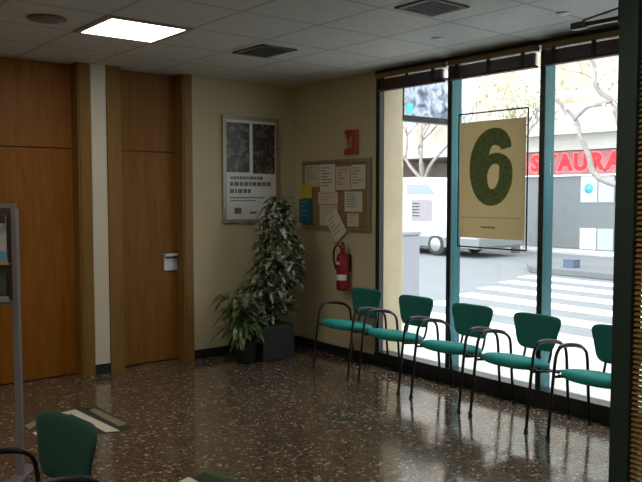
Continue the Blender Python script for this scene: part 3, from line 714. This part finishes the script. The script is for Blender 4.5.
# building across the street
bl = thing('street_building', 'pale apartment block with red shop sign across the street', 'building', (16.0, 6.0, -.10))
box('wall', M['facade'], bl, 0, 6, -36, 44, 3.05, 16)
box('ground_floor', M['facade'], bl, .0, 6, 10.0, 44, 0, 3.05)
box('shutter', M['shutter'], bl, .05, 6, -36, 10, 0, 2.27)
sl = MB()
for k in range(26): sl.box(.03, .05, -10, 2.3, .05 + k * .085, .10 + k * .085)
sl.build('shutter_slats', M['shutter'], bl)
for z, h in ((3.05, .45), (6.3, .35), (9.5, .35)): box('ledge', M['facade_w'], bl, -.25, 0, -36, 44, z, z + h)
for z in (4.1, 7.2, 10.3):
    for y in (-9, -6, -3, -.2, 2.6, 5.4, 8.2, 11, 14):
        w = MB().box(-.03, .0, y - .62, y + .62, z, z + 1.6).build('window', M['facade_w'], bl); MB().box(-.035, -.03, y - .5, y + .5, z + .1, z + 1.5).build('window_pane', M['pale_pane'], w)
for z in (3.5, 6.65): box('balcony', M['facade_w'], bl, -.8, 0, -2.2, 3.6, z, z + .9)
for y0, y1, m_ in ((.13, .67, 'shop_white'), (-.42, .08, 'pale_pane')):
    for z0, z1 in ((1.46, 2.24), (.02, .66)): box('shop_panel', M[m_], bl, .0, .03, y0, y1, z0, z1)
MB().lathe([(.155, -.004), (.155, .004)], n=28).build('logo_disc', M['cyan'], bl).matrix_local = Matrix.Translation((-.005, .40, 1.87)) @ Matrix.Rotation(PI / 2, 4, 'Y')
sg = thing('shop_sign', 'long red restaurant sign above the grey shutters across the street', 'sign', (15.95, 6.0, 2.56))
box('board', M['band'], sg, -.06, .04, -8, 3.2, -.36, .37)
# RESTAURANTE: the last A in view stands at y = 5.85, one letter every .53 m
for i, c in enumerate('RESTAURANTE'):
    y = 8.55 - i * .54 + .77 - 6.0
    mt = Matrix.Translation((-.075, y, 0)) @ FACE_MX
    text_mesh('letter', c, .72, M['sign_pale'], sg, Matrix.Translation((-.062, y, 0)) @ FACE_MX, .004, .05)
    text_mesh('letter', c, .70, M['sign_red'], sg, mt, .008, .035)

# projecting sign by the reveal, its face towards the crossing
ps, psb, psr = blotch_mat('blue_screen_image', ((.02, .025, .045), (.20, .24, .34), (.55, .60, .70), (.06, .08, .12)), 9)
psb.inputs['Emission Strength'].default_value = .25; ps.node_tree.links.new(psr.outputs['Color'], psb.inputs['Emission Color'])
pj = thing('projecting_sign', 'lit blue-grey box sign projecting from the stone reveal outside', 'sign', (.30, -1.20, 2.275))
box('casing', M['black'], pj, .0, .78, -.045, .045, 0, .46, bevel=.006); box('screen', ps, pj, .045, .75, -.05, -.045, .055, .43)
box('logo', mat('logo_turquoise', (.10, .55, .60), .4, emit=.5), pj, .07, .16, -.054, -.05, .075, .165)
MB().box(-.015, 0, -.04, .04, .05, .40).build('mounting_plate', M['black'], pj)

# van
vn = thing('white_van', 'white delivery van parked across the street', 'van', (11.2, 9.6, -.15))
def prism(mb, prof, x0, x1):                            # outline in (y, z), clockwise
    n = len(prof); vs = [(x0, y, z) for y, z in prof] + [(x1, y, z) for y, z in prof]
    mb.add(vs, [tuple(range(n)), tuple(range(2 * n - 1, n - 1, -1))] + [(i, i + n, (i + 1) % n + n, (i + 1) % n) for i in range(n)])
mb = MB(); prism(mb, [(2.35, .52), (2.35, 1.9), (2.2, 2.2), (-.6, 2.25), (-1.15, 2.1), (-1.85, 1.35), (-2.75, 1.12), (-2.85, .85), (-2.85, .52)], 0, 1.85); mb.build('body', M['van'], vn, bevel=.05)
mb = MB(); prism(mb, [(2.38, .22), (2.38, .54), (-2.88, .54), (-2.88, .25)], .01, 1.84); mb.build('lower_body', M['van_low'], vn, bevel=.03)
mb = MB(); prism(mb, [(-.20, 1.74), (-.20, 2.04), (-1.0, 2.04), (-1.32, 1.74)], -.012, .002); mb.build('cab_window', M['van_glass'], vn)
mb = MB(); prism(mb, [(1.95, 1.86), (1.95, 2.08), (-.05, 2.08), (-.05, 1.86)], -.012, .002); mb.build('side_window', M['van_glass'], vn)
for y in (1.3, -1.35):
    for x in (.02, 1.66):
        w = MB().lathe([(.22, 0), (.30, .02), (.32, .06), (.32, .14), (.30, .18), (.22, .20)], n=28).build('wheel', M['rubber'], vn); w.matrix_local = Matrix.Translation((x - .03, y, .32)) @ Matrix.Rotation(PI / 2, 4, 'Y')
        MB().lathe([(.0, -.012), (.18, -.006), (.20, .004)], n=20).build('hub', M['grey_alu'], w)
MB().box(-.02, 1.87, -2.92, -2.82, .30, .55).build('bumper', M['van_low'], vn, bevel=.03)

# street trees
def limb(mb, pts, r0, r1):
    p = smooth(pts, 4); n = len(p); mb.tube(p, [r0 + (r1 - r0) * i / (n - 1) for i in range(n)], 7)
def twigs(mb, p, d, L, r, depth):
    if depth == 0: return
    e = p + d * L; mid = p + d * L * .5 + Vector((random.uniform(-1, 1), random.uniform(-1, 1), random.uniform(-1, 1))) * L * .1
    limb(mb, [p, mid, e], r, r * .6)
    for k in range(random.choice((2, 3))):
        nd = (d + Vector((random.uniform(-.8, .8), random.uniform(-.9, .9), random.uniform(-.25, .7)))).normalized(); twigs(mb, e, nd, L * random.uniform(.6, .85), r * .6, depth - 1)
def leaves(c, rad, n, parent, size=.16):
    mb = MB()
    for k in range(n):
        v = Vector((random.gauss(0, .4), random.gauss(0, .4), random.gauss(0, .4))); p = Vector(c) + Vector((v.x * rad[0], v.y * rad[1], v.z * rad[2]))
        leaf(mb, p, Vector((random.uniform(-1, 1), random.uniform(-1, 1), random.uniform(-1, .3))), Vector((random.uniform(-1, 1), random.uniform(-1, 1), 1)), size * random.uniform(.7, 1.3), size * .35, .2)
    mb.build('foliage', M['autumn'], parent)
random.seed(21)
t1 = thing('bare_tree', 'bare forked street tree standing behind the white van', 'tree', (13.8, 11.2, -.15)); mb = MB()
limb(mb, [(0, 0, 0), (.03, .02, 1.2), (0, -.02, 2.25)], .14, .10)
for d in ((-.1, .75, .75), (0, .25, 1), (.1, -.55, .8), (-.2, -.1, 1)): twigs(mb, Vector((0, -.02, 2.2)), Vector(d).normalized(), 1.1, .075, 4)
mb.build('branches', M['bark'], t1)
t3 = thing('autumn_tree', 'yellow-leaved street tree seen above the green numeral poster', 'tree', (13.9, 7.5, -.15)); mb = MB()
limb(mb, [(0, 0, 0), (.04, 0, 1.6), (0, .05, 3.1)], .14, .09)
for d in ((0, .7, .8), (0, -.7, .8), (.3, 0, 1), (-.4, .1, 1)): twigs(mb, Vector((0, .05, 3.0)), Vector(d).normalized(), .6, .05, 4)
mb.build('branches', M['bark'], t3); leaves((0, -.05, 4.6), (.75, 1.5, 1.4), 420, t3, .15)
t2 = thing('street_tree', 'street tree with crooked bare limbs seen through the right window bay', 'tree', (9.95, 1.25, 0)); mb = MB()
def T(y, z): return (random.uniform(-.12, .12), -6.3 + (y + 6.3) * 1.153 - 1.25, 1.576 + (z - 1.576) * 1.153)
limb(mb, [(0, 0, -.0), (.02, .02, 1.0), (0, .1, 1.7)], .13, .10)
limb(mb, [(0, .08, 1.6), T(1.30, 1.9), T(1.49, 2.32), T(1.66, 2.70), T(1.82, 2.99), T(2.11, 3.30), T(2.31, 3.46), T(2.5, 3.5)], .075, .02)
limb(mb, [(0, .1, 1.6), T(.75, 2.4), T(1.0, 3.0), T(1.08, 3.28), T(1.25, 3.42), T(1.38, 3.62), T(1.47, 3.95), T(1.54, 4.26), T(1.62, 4.9)], .08, .03)
limb(mb, [T(1.08, 3.28), T(1.3, 3.24), T(1.52, 3.19), T(1.80, 2.98)], .05, .04)
for p, d in ((T(2.11, 3.3), (0, .5, .8)), (T(1.54, 4.26), (.2, .7, .6)), (T(1.38, 3.6), (0, .8, .6)), (T(1.6, 4.7), (0, -.5, .9)), (T(1.95, 3.1), (-.2, .4, 1))): twigs(mb, Vector(p), Vector(d).normalized(), .5, .022, 3)
mb.build('branches', M['bark'], t2); leaves((0, .9, 3.9), (1.0, 1.3, 1.0), 160, t2, .12)
